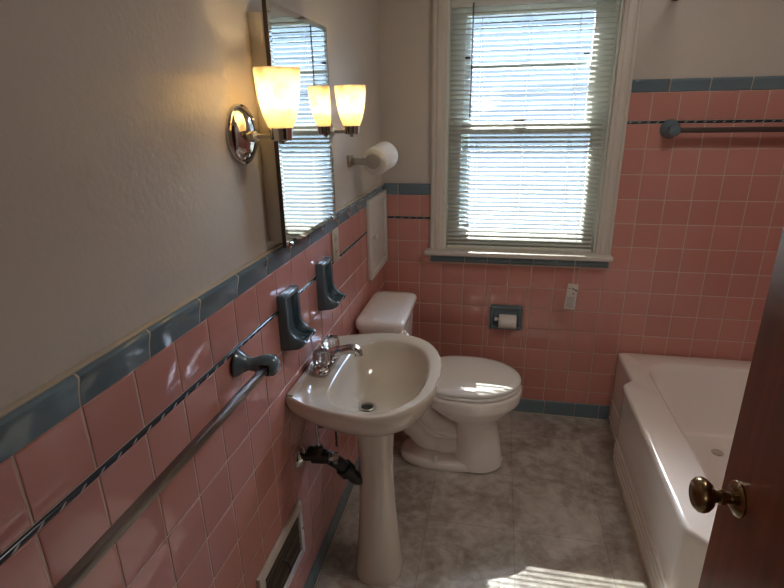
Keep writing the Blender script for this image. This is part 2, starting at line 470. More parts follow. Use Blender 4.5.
# ------------------------------------------------------------------ window
win = bpy.data.objects.new('window_1', None); COL.objects.link(win); win.location = ((WX0 + WX1) / 2, .05, WZ0)
win['kind'] = 'structure'; win['label'] = 'white double-hung window above the toilet wall'; win['category'] = 'window'
def casing(x0, x1, inner_right):
    # moulded flat casing, steps across its width
    w = x1 - x0
    prof = [(0, -.008), (0, .012), (.08, .017), (.2, .018), (.26, .013), (.34, .013), (.42, .018), (.72, .018), (.78, .013), (.9, .012), (1, .009), (1, -.008)]
    if not inner_right: prof = [(1 - a, b) for a, b in prof][::-1]
    g = G(); g.loft([[Vector((x0 + w * a, -b, z)) for a, b in prof] for z in (WZ0 - .004, WZ1 + .005)])
    return g
casing(XL, WX0 + .002, True).build('side_casing', 'white_trim', win, smooth=20)
casing(WX1 - .002, XC, False).build('side_casing', 'white_trim', win, smooth=20)
G().box(XL - .005, XC + .005, -.02, .008, WZ1 + .005, WZ1 + .075, .003).build('head_casing', 'white_trim', win)
G().box(XL - .024, XC + .006, -.058, .046, .862, .8845, .006, 3).build('stool', 'white_trim', win)
g = G()
g.box(WX0, WX0 + .012, .0085, .16, WZ0, WZ1); g.box(WX1 - .012, WX1, .0085, .16, WZ0, WZ1)
g.box(WX0 + .012, WX1 - .012, .0085, .16, WZ1 - .012, WZ1); g.box(WX0 + .012, WX1 - .012, .05, .18, WZ0 + .0, WZ0 + .022)
for x in (WX0 + .012, WX1 - .027): g.box(x, x + .015, .040, .048, WZ0 + .022, WZ1 - .012)
g.build('jamb', 'vinyl', win)
def sash(name, z0, z1, y0, y1, top, bot, st, sr):
    a, b = WX0 + .0125, WX1 - .0125
    g = G()
    g.box(a, a + st, y0, y1, z0, z1, .003); g.box(b - sr, b, y0, y1, z0, z1, .003)
    g.box(a + st, b - sr, y0, y1, z0, z0 + bot, .003); g.box(a + st, b - sr, y0, y1, z1 - top, z1, .003)
    o = g.build(name, 'vinyl', win)
    G().box(a + st - .003, b - sr + .003, (y0 + y1) / 2 - .002, (y0 + y1) / 2 + .002, z0 + bot - .003, z1 - top + .003).build('pane', 'glass', o, smooth=0)
    return o
lo = sash('lower_sash', .912, 1.478, .050, .082, .052, .055, .058, .058)
up = sash('upper_sash', 1.425, 1.972, .090, .122, .05, .052, .064, .082)
G().box(.60, .655, .040, .0498, 1.478, 1.492, .003).build('sash_lock', 'black', lo)
for x in (.386, .895): G().box(x - .012, x + .012, .077, .0898, 1.748, 1.758, .002).build('tilt_latch', 'black', up)
for x in (.405,): G().box(x - .012, x + .012, .040, .0498, 1.015, 1.024, .002).build('tilt_latch', 'black', lo)
# storm window outside the panes; left stile widened to narrow the sun patch
g = G(); a, b = WX0 + .0125, WX1 - .0125
g.box(a, a + .085, .13, .15, .915, 1.97); g.box(b - .03, b, .13, .15, .915, 1.97); g.box(a + .085, b - .03, .13, .15, 1.70, 1.722)
g.build('storm_frame', 'vinyl', win)

# ------------------------------------------------------------------ blind
bl = thing('venetian_blind', 'white horizontal slat blind hanging inside the window with its slats half open', 'blind', (.65, .02, .885))
BX0, BX1, BY = .3125, .994, .020
G().box(BX0, BX1, BY - .0125, BY + .0125, 1.945, 1.972, .002).build('headrail', 'vinyl', bl)
g = G(); zs = [.918 + .0205 * k for k in range(50)]
th = math.radians(21)
for z in zs:
    rings = []
    sag = random.uniform(-.0006, .0006)
    for x in (BX0 + .002, BX1 - .002):
        top, bot = [], []
        for k in range(5):
            s = (k - 2) / 2 * .0122; c = .0016 * (1 - ((k - 2) / 2) ** 2)
            y = BY + s * math.cos(th) - c * math.sin(th); zz = z + s * math.sin(th) + c * math.cos(th)
            top.append(Vector((x, y, zz + .0003))); bot.append(Vector((x, y, zz - .0003)))
        rings.append(top + bot[::-1])
    for r in rings[1]: r.z += sag
    g.loft(rings)
g.build('slats', 'slat', bl, smooth=30)
G().box(BX0, BX1, BY - .011, BY + .011, .886, .903, .004).build('bottom_rail', 'vinyl', bl)
for x in (.446, .649, .852):
    g = G()
    for dy in (-.0125, .0125): g.tube([(x, BY + dy, .900), (x, BY + dy, 1.946)], .0007, 6)
    g.build('ladder_cord', 'cord', bl)
g = G(); g.tube([(.409, BY - .018, 1.958), (.409, BY - .030, 1.94), (.4075, BY - .030, 1.497)], .0034, 10); g.build('tilt_wand', 'wand', bl)
g = G(); g.tube(catmull([(.912, BY - .017, 1.95), (.914, BY - .03, 1.92), (.915, -.050, 1.0), (.9155, -.064, .885), (.916, -.066, .75)], 6), .0011, 6); cd = g.build('lift_cord', 'cord', bl)
# the paper warning tag at the cord's end
xf = Matrix.Translation((.914, -.068, .69)) @ Matrix.Rotation(math.radians(4), 4, 'Y')
tg = G().box(-.0245, .0245, -.0012, .0012, -.064, .064, .0008, 1, xf).build('warning_tag', 'tag', cd)
g = G()
def mark(g, x0, x1, z0, z1): g.box(x0, x1, -.0019, -.0012, z0, z1, xf=xf)
mark(g, -.017, -.011, .038, .043); mark(g, -.004, .004, .037, .043); mark(g, .004, .012, .034, .040); mark(g, .012, .021, .029, .036); mark(g, .003, .009, .012, .02)
g.build('tag_symbol', 'ink', tg, smooth=0)
g = G()
for k in range(9):
    z = -.003 - k * .0062
    mark(g, -.018, random.uniform(.010, .017), z - .0013, z + .0013)
g.build('tag_print', 'greyink', tg, smooth=0)

# ------------------------------------------------------------------ outside
nh = tag(G().box(-6, 7, 3.5, 3.9, -.6, 2.7).build('neighbour_house', 'siding', smooth=0), 'pale blue-grey sided house wall seen through the blind outside the window', 'house')
g = G(); z = -.6
while z < 2.65:
    g.loft([[Vector((x, 3.5, z)), Vector((x, 3.482, z)), Vector((x, 3.488, z + .115)), Vector((x, 3.5, z + .118))] for x in (-6, 7)]); z += .118
g.build('clapboard', 'siding', nh, smooth=0)
structure(G().box(-12, 12, .18, 14, -.75, -.6).build('ground', 'ground', smooth=0))

# ------------------------------------------------------------------ door
dr = structure(G().box(.925, .961, YF + .005, -1.728, .012, 2.035, .002).build('door_1', 'wood'), 'dark brown wooden door standing open at the right with a brass knob', 'door')
KY, KZ = -1.783, .972
kn = G().lathe([(.0, .036), (.012, .036), (.019, .038), (.0245, .044), (.0265, .05), (.0255, .056), (.021, .061), (.017, .0625), (.0155, .0615), (.010, .0635), (.0, .064)], (.925, KY, KZ), (-1, 0, 0), 36, False, False)
kn.lathe([(.0085, .004), (.0085, .018), (.0115, .02), (.0115, .026), (.009, .029), (.0105, .034), (.014, .037)], (.925, KY, KZ), (-1, 0, 0), 28)
kn.build('door_knob', 'brass', dr)
G().lathe([(.027, 0), (.027, .003), (.0245, .006), (.020, .0075), (.0165, .010), (.012, .011)], (.925, KY, KZ), (-1, 0, 0), 36).build('rosette', 'brass', dr)
g = G()
for (a, b, c, d) in ((.12, .20, 0, 2.14), (.975, 1.055, 0, 2.14)): g.box(a, b, YF, YF + .018, c, d, .004)
g.box(.20, .975, YF, YF + .018, 2.06, 2.14, .004)
structure(g.build('trim_3', 'white_trim'))

# ------------------------------------------------------------------ bathtub
def raycast(poly, c, ang):
    d = Vector((math.cos(ang), math.sin(ang))); best = None
    for k in range(len(poly)):
        a = Vector(poly[k]) - c; e = Vector(poly[(k + 1) % len(poly)]) - Vector(poly[k])
        den = d.x * e.y - d.y * e.x
        if abs(den) < 1e-12: continue
        t = (a.x * e.y - a.y * e.x) / den; s = (a.x * d.y - a.y * d.x) / den
        if t > 0 and -1e-6 <= s <= 1 + 1e-6 and (best is None or t > best): best = t
    return c + d * best
def rrect(x0, x1, y0, y1, r, n=6):
    out = []
    for cx, cy, a0 in ((x1 - r, y1 - r, 0), (x0 + r, y1 - r, 90), (x0 + r, y0 + r, 180), (x1 - r, y0 + r, 270)):
        for k in range(n + 1):
            a = math.radians(a0 + 90 * k / n); out.append((cx + r * math.cos(a), cy + r * math.sin(a)))
    return out
def bathtub():
    t = thing('bathtub', 'white enamelled bathtub along the right side with a stepped front panel', 'bathtub', (1.55, -.76, 0))
    c = Vector((1.56, -.765))
    def outer(d, e=0):
        return [(1.172 + d + e, -.004 - e), (1.172 + d, -.285), (1.168 + d, -.300), (1.132 + d, -.338), (1.126 + d, -.352), (1.126 + d, -1.182), (1.132 + d, -1.196), (1.168 + d, -1.234), (1.172 + d, -1.25), (1.172 + d + e, -1.522 + e), (1.942 - e, -1.522 + e), (1.942 - e, -.004 - e)]
    ref = outer(0)
    angs = sorted({round(math.atan2(y - c.y, x - c.x), 5) for x, y in ref} | {round(-PI + 2 * PI * k / 96, 5) for k in range(96)} | {round(math.atan2(y - c.y, x - c.x), 5) for x, y in rrect(1.265, 1.865, -1.40, -.115, .12)})
    def ring(poly, z): return [Vector((*raycast(poly, c, a), z)) for a in angs]
    R = []
    prof = [(0, -.004), (.030, -.004), (.034, .002), (.046, .002)]
    for k in range(3):
        z = .050 + k * .030; prof += [(z, -.004), (z + .004, -.0055), (z + .014, -.0055), (z + .018, -.004), (z + .021, .0015), (z + .027, .0015)]
    prof += [(.145, .0), (.20, .001), (.35, .0), (.37, -.003), (.382, -.0035)]
    for z, d in prof: R.append(ring(outer(d), z))
    for z, d in ((.389, -.001), (.394, .004), (.3965, .010)): R.append(ring(outer(d, d + .004), z))
    R.append(ring(rrect(1.250, 1.880, -1.415, -.100, .125), .398))
    R.append(ring(rrect(1.258, 1.872, -1.407, -.108, .122), .396))
    R.append(ring(rrect(1.266, 1.864, -1.398, -.117, .12), .388))
    R.append(ring(rrect(1.275, 1.855, -1.388, -.13, .12), .36))
    R.append(ring(rrect(1.30, 1.83, -1.345, -.17, .13), .20))
    R.append(ring(rrect(1.325, 1.805, -1.30, -.21, .14), .115))
    R.append(ring(rrect(1.36, 1.77, -1.26, -.25, .13), .085))
    R.append(ring(rrect(1.45, 1.68, -1.15, -.38, .10), .075))
    g = G(); g.loft(R)
    g.build('tub_shell', 'tub', t, smooth=50)
    G().lathe([(.0, .004), (.022, .004), (.025, .001), (.025, 0)], (1.56, -.32, .0805), (0, 0, 1), 24, False, False).build('tub_drain', 'chrome', t)
    return t
bathtub()
structure(G().box(1.116, 1.1205, -1.18, -.352, 0, .006, .0015).build('trim_4', 'caulk'))

# ------------------------------------------------------------------ toilet
def egg(xb, xf, hw, z, cy=-.45, n=48, pb=2.6, pf=2.0):
    """plan outline: squarish at the back, round at the front"""
    xm = xb + (xf - xb) * .48; out = []
    for k in range(n):
        a = 2 * PI * k / n; ca, sa = math.cos(a), math.sin(a)
        p = pf if ca > 0 else pb
        r = (abs(ca) ** p + abs(sa) ** p) ** (-1 / p)
        out.append(Vector((xm + r * ca * ((xf - xm) if ca > 0 else (xm - xb)), cy + r * sa * hw, z)))
    return out
def toilet():
    t = thing('toilet', 'white two-piece toilet with its lid closed, below the window', 'toilet', (.38, -.45, 0))
    g = G()
    # foot
    g.loft([egg(.165, .625, .106, 0), egg(.160, .632, .110, .006), egg(.160, .632, .110, .030), egg(.168, .625, .104, .040), egg(.185, .60, .09, .044)])
    # front column and bowl
    g.loft([egg(.405, .630, .108, .01), egg(.410, .628, .106, .04), egg(.420, .612, .098, .14), egg(.415, .602, .096, .21), egg(.395, .610, .106, .245),
            egg(.345, .640, .140, .28), egg(.300, .668, .165, .315), egg(.275, .686, .178, .338), egg(.270, .690, .181, .3435), egg(.258, .691, .183, .349), egg(.255, .694, .185, .385), egg(.257, .692, .183, .399), egg(.265, .686, .178, .404)])
    # trapway
    g.tube(catmull([(.44, -.45, .085), (.345, -.45, .080), (.280, -.45, .085), (.242, -.45, .118), (.20, -.45, .172), (.172, -.45, .22), (.16, -.45, .31)], 5), [.05] * 6 + [.044] * 12 + [.05] * 13, 20, 1.15)
    g.tube(catmull([(.45, -.45, .145), (.385, -.45, .155), (.318, -.45, .185), (.27, -.45, .24), (.25, -.45, .32)], 5), [.034] * 5 + [.04] * 16, 18, 1.2)
    g.tube(catmull([(.46, -.45, .12), (.36, -.45, .13), (.28, -.45, .19), (.23, -.45, .30)], 5), .05, 14, .6)
    # shelf that carries the tank
    g.loft([egg(.05, .33, .095, .30, pb=4), egg(.035, .34, .11, .33, pb=4), egg(.03, .34, .118, .395, pb=4), egg(.035, .335, .113, .404, pb=4)])
    g.build('bowl', 'toilet', t, smooth=55)
    # tank
    def tr(x0, x1, hy, z, r=.04): return [Vector((x, y - .46, z)) for x, y in rrect(x0, x1, -hy, hy, r)]
    g = G(); g.loft([tr(.035, .180, .165, .404), tr(.028, .188, .173, .412), tr(.022, .196, .185, .55), tr(.020, .200, .190, .702)])
    tank = g.build('tank', 'toilet', t, smooth=50)
    g = G(); g.loft([tr(.014, .207, .196, .7025), tr(.011, .210, .1995, .708), tr(.010, .211, .200, .728), tr(.012, .208, .197, .737), tr(.018, .202, .190, .7415), tr(.045, .175, .163, .7425, .03)])
    g.build('tank_lid', 'toilet', t, smooth=50)
    g = G(); g.lathe([(.013, 0), (.013, .008), (.010, .012)], (.1975, -.575, .668), (1, 0, 0), 20)
    g.tube([(.209, -.575, .668), (.215, -.585, .668), (.217, -.60, .667), (.216, -.622, .663)], [.007, .008, .0085, .0075], 12)
    g.build('flush_lever', 'seat', tank)
    # seat and lid
    g = G(); g.loft([egg(.285, .685, .178, .4055, pb=3), egg(.281, .689, .182, .409, pb=3), egg(.281, .689, .182, .418, pb=3), egg(.284, .686, .179, .422, pb=3)]); g.build('seat', 'seat', t, smooth=50)
    g = G(); g.loft([egg(.275, .684, .178, .4235, pb=3), egg(.271, .688, .182, .427, pb=3), egg(.271, .688, .182, .435, pb=3), egg(.276, .683, .177, .441, pb=3), egg(.30, .66, .155, .4455, pb=3), egg(.38, .58, .08, .448, pb=3)]); g.build('seat_lid', 'seat', t, smooth=50)
    for y in (-.52, -.38): G().box(.245, .29, y - .02, y + .02, .4045, .436, .006).build('hinge', 'seat', t)
    for y in (-.545, -.355): G().lathe([(.0125, 0), (.0125, .026), (.010, .035), (.004, .038)], (.335, y, .034), (0, 0, 1), 18).build('bolt_cap', 'seat', t)
    return t
toilet()

# ------------------------------------------------------------------ pedestal sink
SY = -1.115; SZ = .785
def half_outline(tab):
    pts = [(x, SY - w) for x, w in tab] + [(x, SY + w) for x, w in reversed(tab) if w > 1e-6]
    return pts
OUT = half_outline([(.002, .207), (.05, .232), (.10, .250), (.15, .264), (.2, .272), (.24, .273), (.28, .264), (.31, .249), (.34, .225), (.365, .192), (.385, .152), (.399, .105), (.406, .055), (.408, 0)])
INN = half_outline([(.100, .02), (.102, .10), (.106, .143), (.116, .175), (.138, .202), (.17, .222), (.21, .232), (.25, .229), (.285, .214), (.315, .188), (.34, .152), (.358, .108), (.368, .056), (.371, 0)])
def sink():
    t = thing('pedestal_sink', 'bone coloured porcelain pedestal sink on the tiled left wall with a chrome faucet', 'sink', (.21, SY, 0))
    c = Vector((.215, SY)); n = 96
    angs = sorted({-PI + 2 * PI * k / n for k in range(n)} | {math.atan2(y - c.y, x - c.x) for x, y in ((.002, SY - .207), (.002, SY + .207))})
    def ring(poly, s, z, cc=c, dz=0):
        out = []
        for a in angs:
            p = raycast(poly, c, a); q = cc + (p - cc) * s
            out.append(Vector((max(q.x, .002), q.y, z)))
        return out
    def circ(r, z, cx=.205, cy=SY): return [Vector((cx + r * math.cos(a), cy + r * math.sin(a), z)) for a in angs]
    dc = Vector((.178, SY))
    R = [circ(.06, .636, .20), circ(.082, .640, .20), ring(OUT, .52, .652), ring(OUT, .70, .672), ring(OUT, .85, .700), ring(OUT, .935, .724), ring(OUT, .975, .743), ring(OUT, .99, .757), ring(OUT, 1.0, .768), ring(OUT, 1.0, SZ - .008), ring(OUT, .995, SZ - .002), ring(OUT, .985, SZ + .001), ring(OUT, .965, SZ),
         ring(INN, 1.045, SZ - .007), ring(INN, 1.015, SZ - .010), ring(INN, .99, SZ - .015), ring(INN, .965, SZ - .028), ring(INN, .90, .726, dc), ring(INN, .78, .694, dc), ring(INN, .60, .669, dc), ring(INN, .38, .654, dc), circ(.034, .648, .178), circ(.026, .646, .178), circ(.022, .642, .178)]
    g = G(); g.loft(R)
    # low ledge along the wall
    g.box(.002, .020, SY - .203, SY + .203, SZ - .006, SZ + .006, .003, 3)
    basin = g.build('basin', 'sink', t, smooth=60)
    g = G(); g.lathe([(.0225, -.001), (.0255, .0), (.027, .0015), (.025, .003), (.020, .002), (.018, -.004)], (.178, SY, .648), (0, 0, 1), 28, False, False); dr_ = g.build('drain_ring', 'nickel', basin)
    G().lathe([(.0, 0), (.0195, 0), (.0200, -.003)], (.178, SY, .6455), (0, 0, 1), 24, False, False).build('drain_dark_disc', 'black', basin)  # black disc painted as the dark inside of the open drain
    # pedestal
    def el(rx, ry, z, cx=.203): return [Vector((cx + rx * math.copysign(abs(math.cos(a)) ** .8, math.cos(a)), SY + ry * math.copysign(abs(math.sin(a)) ** .8, math.sin(a)), z)) for a in [2 * PI * k / 48 for k in range(48)]]
    g = G(); g.loft([el(.082, .084, 0), el(.084, .086, .012), el(.082, .084, .03), el(.076, .080, .07), el(.069, .073, .15), el(.060, .065, .26), el(.055, .060, .38), el(.054, .060, .47), el(.058, .064, .55), el(.064, .072, .61), el(.069, .078, .639)])
    g.build('pedestal', 'sink', t, smooth=60)
    # faucet
    fx, fz = .055, SZ + .001
    g = G()
    g.loft([[Vector((fx + k1 * x, SY + k1 * y, z)) for x, y in rrect(-.027, .027, -.078, .078, .0265)] for k1, z in ((1, fz - .001), (1.01, fz + .004), (.97, fz + .010), (.86, fz + .015))])
    g.lathe([(.021, .012), (.019, .022), (.017, .04), (.014, .048), (.0, .05)], (fx, SY, fz), (0, 0, 1), 24, True, False)
    for dy in (-.051, .051): g.lathe([(.020, .012), (.0185, .020), (.012, .024), (.009, .036)], (fx, SY + dy, fz), (0, 0, 1), 24)
    fb = g.build('faucet', 'chrome', t, smooth=40)
    g = G(); g.tube(catmull([(fx, SY, fz + .030), (fx + .025, SY, fz + .043), (fx + .06, SY, fz + .055), (fx + .085, SY, fz + .060), (fx + .100, SY, fz + .055), (fx + .103, SY, fz + .040)], 5), [.0185] * 8 + [.0155] * 10 + [.013] * 8, 16)
    g.build('spout', 'chrome', fb)
    for dy in (-.051, .051):
        g = G(); seg = 32
        prof = [(.013, .024), (.0235, .029), (.0255, .042), (.0245, .062), (.0205, .071), (.010, .074)]
        g.loft([[Vector((fx + r * (1 + .07 * math.cos(8 * 2 * PI * k / seg)) * math.cos(2 * PI * k / seg), SY + dy + r * (1 + .07 * math.cos(8 * 2 * PI * k / seg)) * math.sin(2 * PI * k / seg), fz + h)) for k in range(seg)] for r, h in prof])
        h = g.build('handle', 'acrylic', fb, smooth=50)
        G().lathe([(.0, 0), (.0065, 0), (.0065, .003), (.0, .0035)], (fx, SY + dy, fz + .074), (0, 0, 1), 16, False, False).build('handle_screw', 'chrome', h)
    g = G(); g.tube([(fx - .018, SY, fz + .012), (fx - .018, SY, fz + .055)], .002, 8); g.lathe([(.0, -.004), (.005, -.002), (.005, .004), (.0, .007)], (fx - .018, SY, fz + .057), (0, 0, 1), 12, False, False)
    g.build('lift_rod', 'chrome', fb)
    return t
sk_ = sink()
# water supply and drain under the sink
sv = thing('water_supply_valve', 'chrome shut-off valve on the pink wall under the sink', 'valve', (.0, -1.262, .545))
G().lathe([(.034, .001), (.033, .004), (.026, .011), (.014, .016), (.012, .017)], (0, -1.262, .545), (1, 0, 0), 32).build('escutcheon', 'chrome', sv)
g = G(); g.tube([(.012, -1.262, .545), (.075, -1.255, .545)], .0115, 16); g.tube([(.04, -1.259, .545), (.092, -1.253, .545)], .018, 16); g.tube([(.062, -1.256, .552), (.062, -1.256, .585)], .0125, 12)
vb = g.build('valve_body', 'darkmetal', sv)
g = G(); g.tube([(.092, -1.253, .545), (.108, -1.251, .545)], .009, 10); g.tube([(.106, -1.251, .545), (.118, -1.250, .545)], .021, 12, .6); g.build('valve_handle', 'chrome', vb)
g = G(); g.tube(catmull([(.062, -1.256, .58), (.060, -1.253, .605), (.050, -1.235, .64), (.048, -1.215, .70)], 5), .0055, 10); g.build('supply_tube', 'chrome', sv)
g = G(); g.tube(catmull([(.004, -1.19, .512), (.05, -1.195, .508), (.095, -1.188, .482), (.128, -1.17, .432), (.155, SY - .03, .395), (.19, SY + .06, .38)], 6), .021, 18); pp = g.build('drain_pipe', 'blackpvc', sk_); pp['label'] = 'black curved drain pipe'
g = G(); g.tube([(.111, -1.180, .460), (.124, -1.173, .438)], .028, 18); g.build('slip_nut', 'blackpvc', pp)
g = G(); g.tube([(.045, -1.215, .622), (.17, -1.19, .622)], .0028, 8); rd = g.build('linkage_rod', 'darkmetal', sk_)
g = G(); g.box(.098, .104, -1.208, -1.2, .555, .668, .001); g.build('strap', 'darkmetal', rd)

# ------------------------------------------------------------------ ceramic soap holders
def soap_holder(name, label, yc, ridges):
    t = thing(name, label, 'soap dish', (0, yc, 1.0), 'blue ceramic holders over the sink')
    hw = .050; z0, z1 = .924, 1.081
    g = G()
    # rim line of the side walls (x, z): slab at the top, sweeping out to a lip at the bottom
    outp = [(0, z1), (.019, z1), (.024, z1 - .004), (.025, z1 - .05), (.026, z1 - .088), (.031, z1 - .106), (.043, z1 - .119), (.056, z1 - .125), (.066, z1 - .127), (.069, z1 - .132), (.064, z1 - .142), (.048, z1 - .151), (.030, z0 + .003), (.015, z0), (0, z0)]
    for s in (-1, 1):
        poly = outp
        rings = []
        for y, k in ((hw, .0), (hw - .003, 1), (hw - .010, 1), (hw - .014, .0)):
            ring = []
            for (x, z) in poly:
                dz = -(1 - k) * .0025; dx = -(1 - k) * .0025
                ring.append(Vector((max(0, x + dx), yc + s * (y - (.006 * max(0, (x - .04) / .03) if x > .04 else 0)), z + (dz if z > .95 else -dz * .6))))
            rings.append(ring)
        g.loft(rings)
    # top bar
    g.box(0, .0255, yc - hw + .004, yc + hw - .004, z1 - .016, z1 - .0005, .004, 3)
    # inner sheet: recessed back, floor and lip
    ins = [(.004, z1 - .012), (.005, z1 - .05), (.006, z1 - .10), (.009, z1 - .122), (.018, z1 - .133), (.035, z1 - .138), (.050, z1 - .136), (.060, z1 - .130), (.067, z1 - .127), (.067, z1 - .134), (.060, z1 - .143), (.045, z1 - .151), (.025, z0 + .002), (0, z0 + .001), (0, z1 - .012)]
    rings = []
    for q in range(9):
        f = q / 8 * 2 - 1
        tip = 1 - .05 * f * f
        rings.append([Vector((x * (tip if x > .04 else 1), yc + f * (hw - .011), z)) for x, z in ins])
    g.loft(rings)
    o = g.build('holder_body', 'bluecer', t, smooth=50)
    if ridges:
        g = G()
        for k in range(4):
            y = yc - .027 + k * .018; g.tube([(.014, y, z1 - .1285), (.033, y, z1 - .1355), (.054, y, z1 - .1315)], .003, 8)
        g.build('drain_ridges', 'bluecer', t)
    else:
        G().lathe([(.020, .0), (.020, .003), (.0175, .0035), (.0165, .001)], (.036, yc, z1 - .1385), (0, 0, 1), 28).build('tumbler_ring', 'bluecer', t)
    return t
soap_holder('tumbler_holder', 'larger-looking blue ceramic holder with a smooth dish, nearer the towel bar', -1.270, False)
soap_holder('soap_dish', 'blue ceramic soap dish with ridged bottom, behind the faucet and nearer the outlet', -.966, True)

# ------------------------------------------------------------------ towel bars
def bar_post(root, base, end, name='post', round_=False):
    """ceramic post: flared foot on the wall, waist, round head that takes the bar"""
    b, e = Vector(base), Vector(end); a = (e - b); L = a.length
    g = G()
    if round_:
        g.lathe([(.040, 0), (.040, .004), (.036, .012), (.026, .024), (.020, L * .55), (.022, L * .72), (.025, L), (.024, L + .012), (.018, L + .021), (.0, L + .024)], b, a, 32, True, False)
    else:
        g.lathe([(.031, 0), (.032, .003), (.029, .009), (.021, .020), (.0155, .030), (.0165, L * .58), (.0215, L * .72), (.0245, L * .88), (.0255, L), (.0235, L + .012), (.017, L + .020), (.009, L + .0235), (.0, L + .0245)], b, a, 32, True, False)
    return g.build(name, 'bluecer', root)
tb = thing('towel_bar', 'square metal towel bar between blue ceramic posts on the left tiled wall', 'towel bar', (.03, -1.83, 1.0))
BXc, BZc = .070, .999
bar_post(tb, (0, -1.557, 1.008), (BXc, -1.540, BZc)); bar_post(tb, (0, -2.20, 1.008), (BXc, -2.20, BZc))
G().box(BXc - .007, BXc + .007, -2.19, -1.548, BZc - .007, BZc + .007, .0006).build('bar', 'alu', tb)
G().box(BXc - .0115, BXc + .0115, -1.5655, -1.556, BZc - .0115, BZc + .0115, .001).build('socket', 'black', tb)
tb2 = thing('towel_bar', 'dark towel bar on blue ceramic posts high on the tiled wall over the tub', 'towel bar', (1.54, -.03, 1.448))
bar_post(tb2, (1.252, 0, 1.441), (1.252, -.060, 1.437), round_=True); bar_post(tb2, (1.88, 0, 1.441), (1.88, -.060, 1.437), round_=True)
G().box(1.258, 1.873, -.071, -.050, 1.427, 1.448, .0012).build('bar', 'barbrown', tb2)

# ------------------------------------------------------------------ mirror cabinet
MY0, MY1, MZ0, MZ1, MX = -1.325, -.915, 1.2115, 1.758, .045
mc = thing('medicine_cabinet', 'shallow wall cabinet with a frameless mirror door between the two sconces', 'mirror', (0, -1.12, 1.21))
G().box(-.0075, .033, MY0 + .012, MY1 - .012, 1.224, 1.737, .001).build('cabinet_body', 'paint', mc)
dd = G().box(.033, MX - .002, MY0, MY1, MZ0, MZ1, .0008).build('door', 'browntrim', mc)
g = G()
a, b, c, d = MY0 + .0005, MY1 - .0005, MZ0 + .0005, MZ1 - .0005; bv = .012
g.loft([[Vector((x, y, z)) for y, z in ((a + i, c + i), (b - i, c + i), (b - i, d - i), (a + i, d - i))] for x, i in ((MX - .002, 0), (MX - .0008, 0), (MX, bv))], False, True)
g.build('mirror_glass', 'mirror', dd, smooth=0)
for y in (MY0 + .03, MY1 - .03): G().box(.030, MX + .003, y - .008, y + .008, MZ0 - .004, MZ0 + .008, .0015).build('mirror_clip', 'chrome', dd)

# ------------------------------------------------------------------ sconces
def sconce(y, label):
    z = 1.482; x = .088
    t = thing('wall_sconce', label, 'wall lamp', (0, y, z), 'lit wall sconces by the mirror')
    G().lathe([(.064, PN), (.064, -.003), (.062, .001), (.058, .002), (.056, .0045), (.048, .011), (.034, .017), (.018, .020), (.0, .021)], (0, y, z + .002), (1, 0, 0), 40, True, False).build('wall_plate', 'chrome', t)
    g = G(); g.lathe([(.012, .018), (.0125, .028), (.009, .031), (.0055, .033), (.0055, .064)], (0, y, z - .002), (1, 0, 0), 20)
    g.tube([(.026, y - .024, z - .002), (.026, y + .012, z - .002)], .0075, 14)
    g.build('arm', 'nickel', t)
    for dy, dz in ((.022, .032), (-.018, -.04)): G().lathe([(.005, .008), (.005, .016), (.003, .018)], (0, y + dy, z + dz), (1, 0, 0), 12).build('thumb_nut', 'chrome', t)
    cup = G().lathe([(.0, -.019), (.006, -.018), (.008, -.012), (.020, -.011), (.0235, -.008), (.0250, .010), (.0258, .015), (.0245, .015), (.022, -.002), (.0, -.004)], (x, y, z), (0, 0, 1), 36, False, False).build('lamp_cup', 'chrome', t)
    # open-topped bell shade
    prof = [(.021, .010), (.0275, .018), (.0345, .036), (.0400, .060), (.0440, .086), (.0470, .114), (.0482, .131), (.0475, .1328), (.0460, .131), (.0446, .114), (.0414, .086), (.0372, .060), (.0315, .036), (.0245, .020), (.019, .0145)]
    G().lathe(prof, (x, y, z), (0, 0, 1), 48, False, False).build('lamp_shade', 'shade', t, smooth=60)
    G().lathe([(.0, .015), (.010, .016), (.011, .032), (.015, .045), (.0165, .056), (.013, .068), (.0, .074)], (x, y, z), (0, 0, 1), 24, False, False).build('bulb', 'bulb', t)
    return t
s1 = sconce(-1.405, 'lit glass-shaded sconce on the left wall, left of the mirror and nearer the camera')
s2 = copy_tree(s1); s2.location = (0, -.845, 1.472)
s2['label'] = 'lit glass-shaded sconce to the right of the mirror, nearer the window'
for s in (s1, s2):
    L = bpy.data.lights.new('bulb_light', 'POINT'); L.energy = .11; L.color = (1, .79, .46); L.shadow_soft_size = .012
    o = bpy.data.objects.new('bulb_light', L); COL.objects.link(o); o.location = (.088, s.location.y, s.location.z + .080)

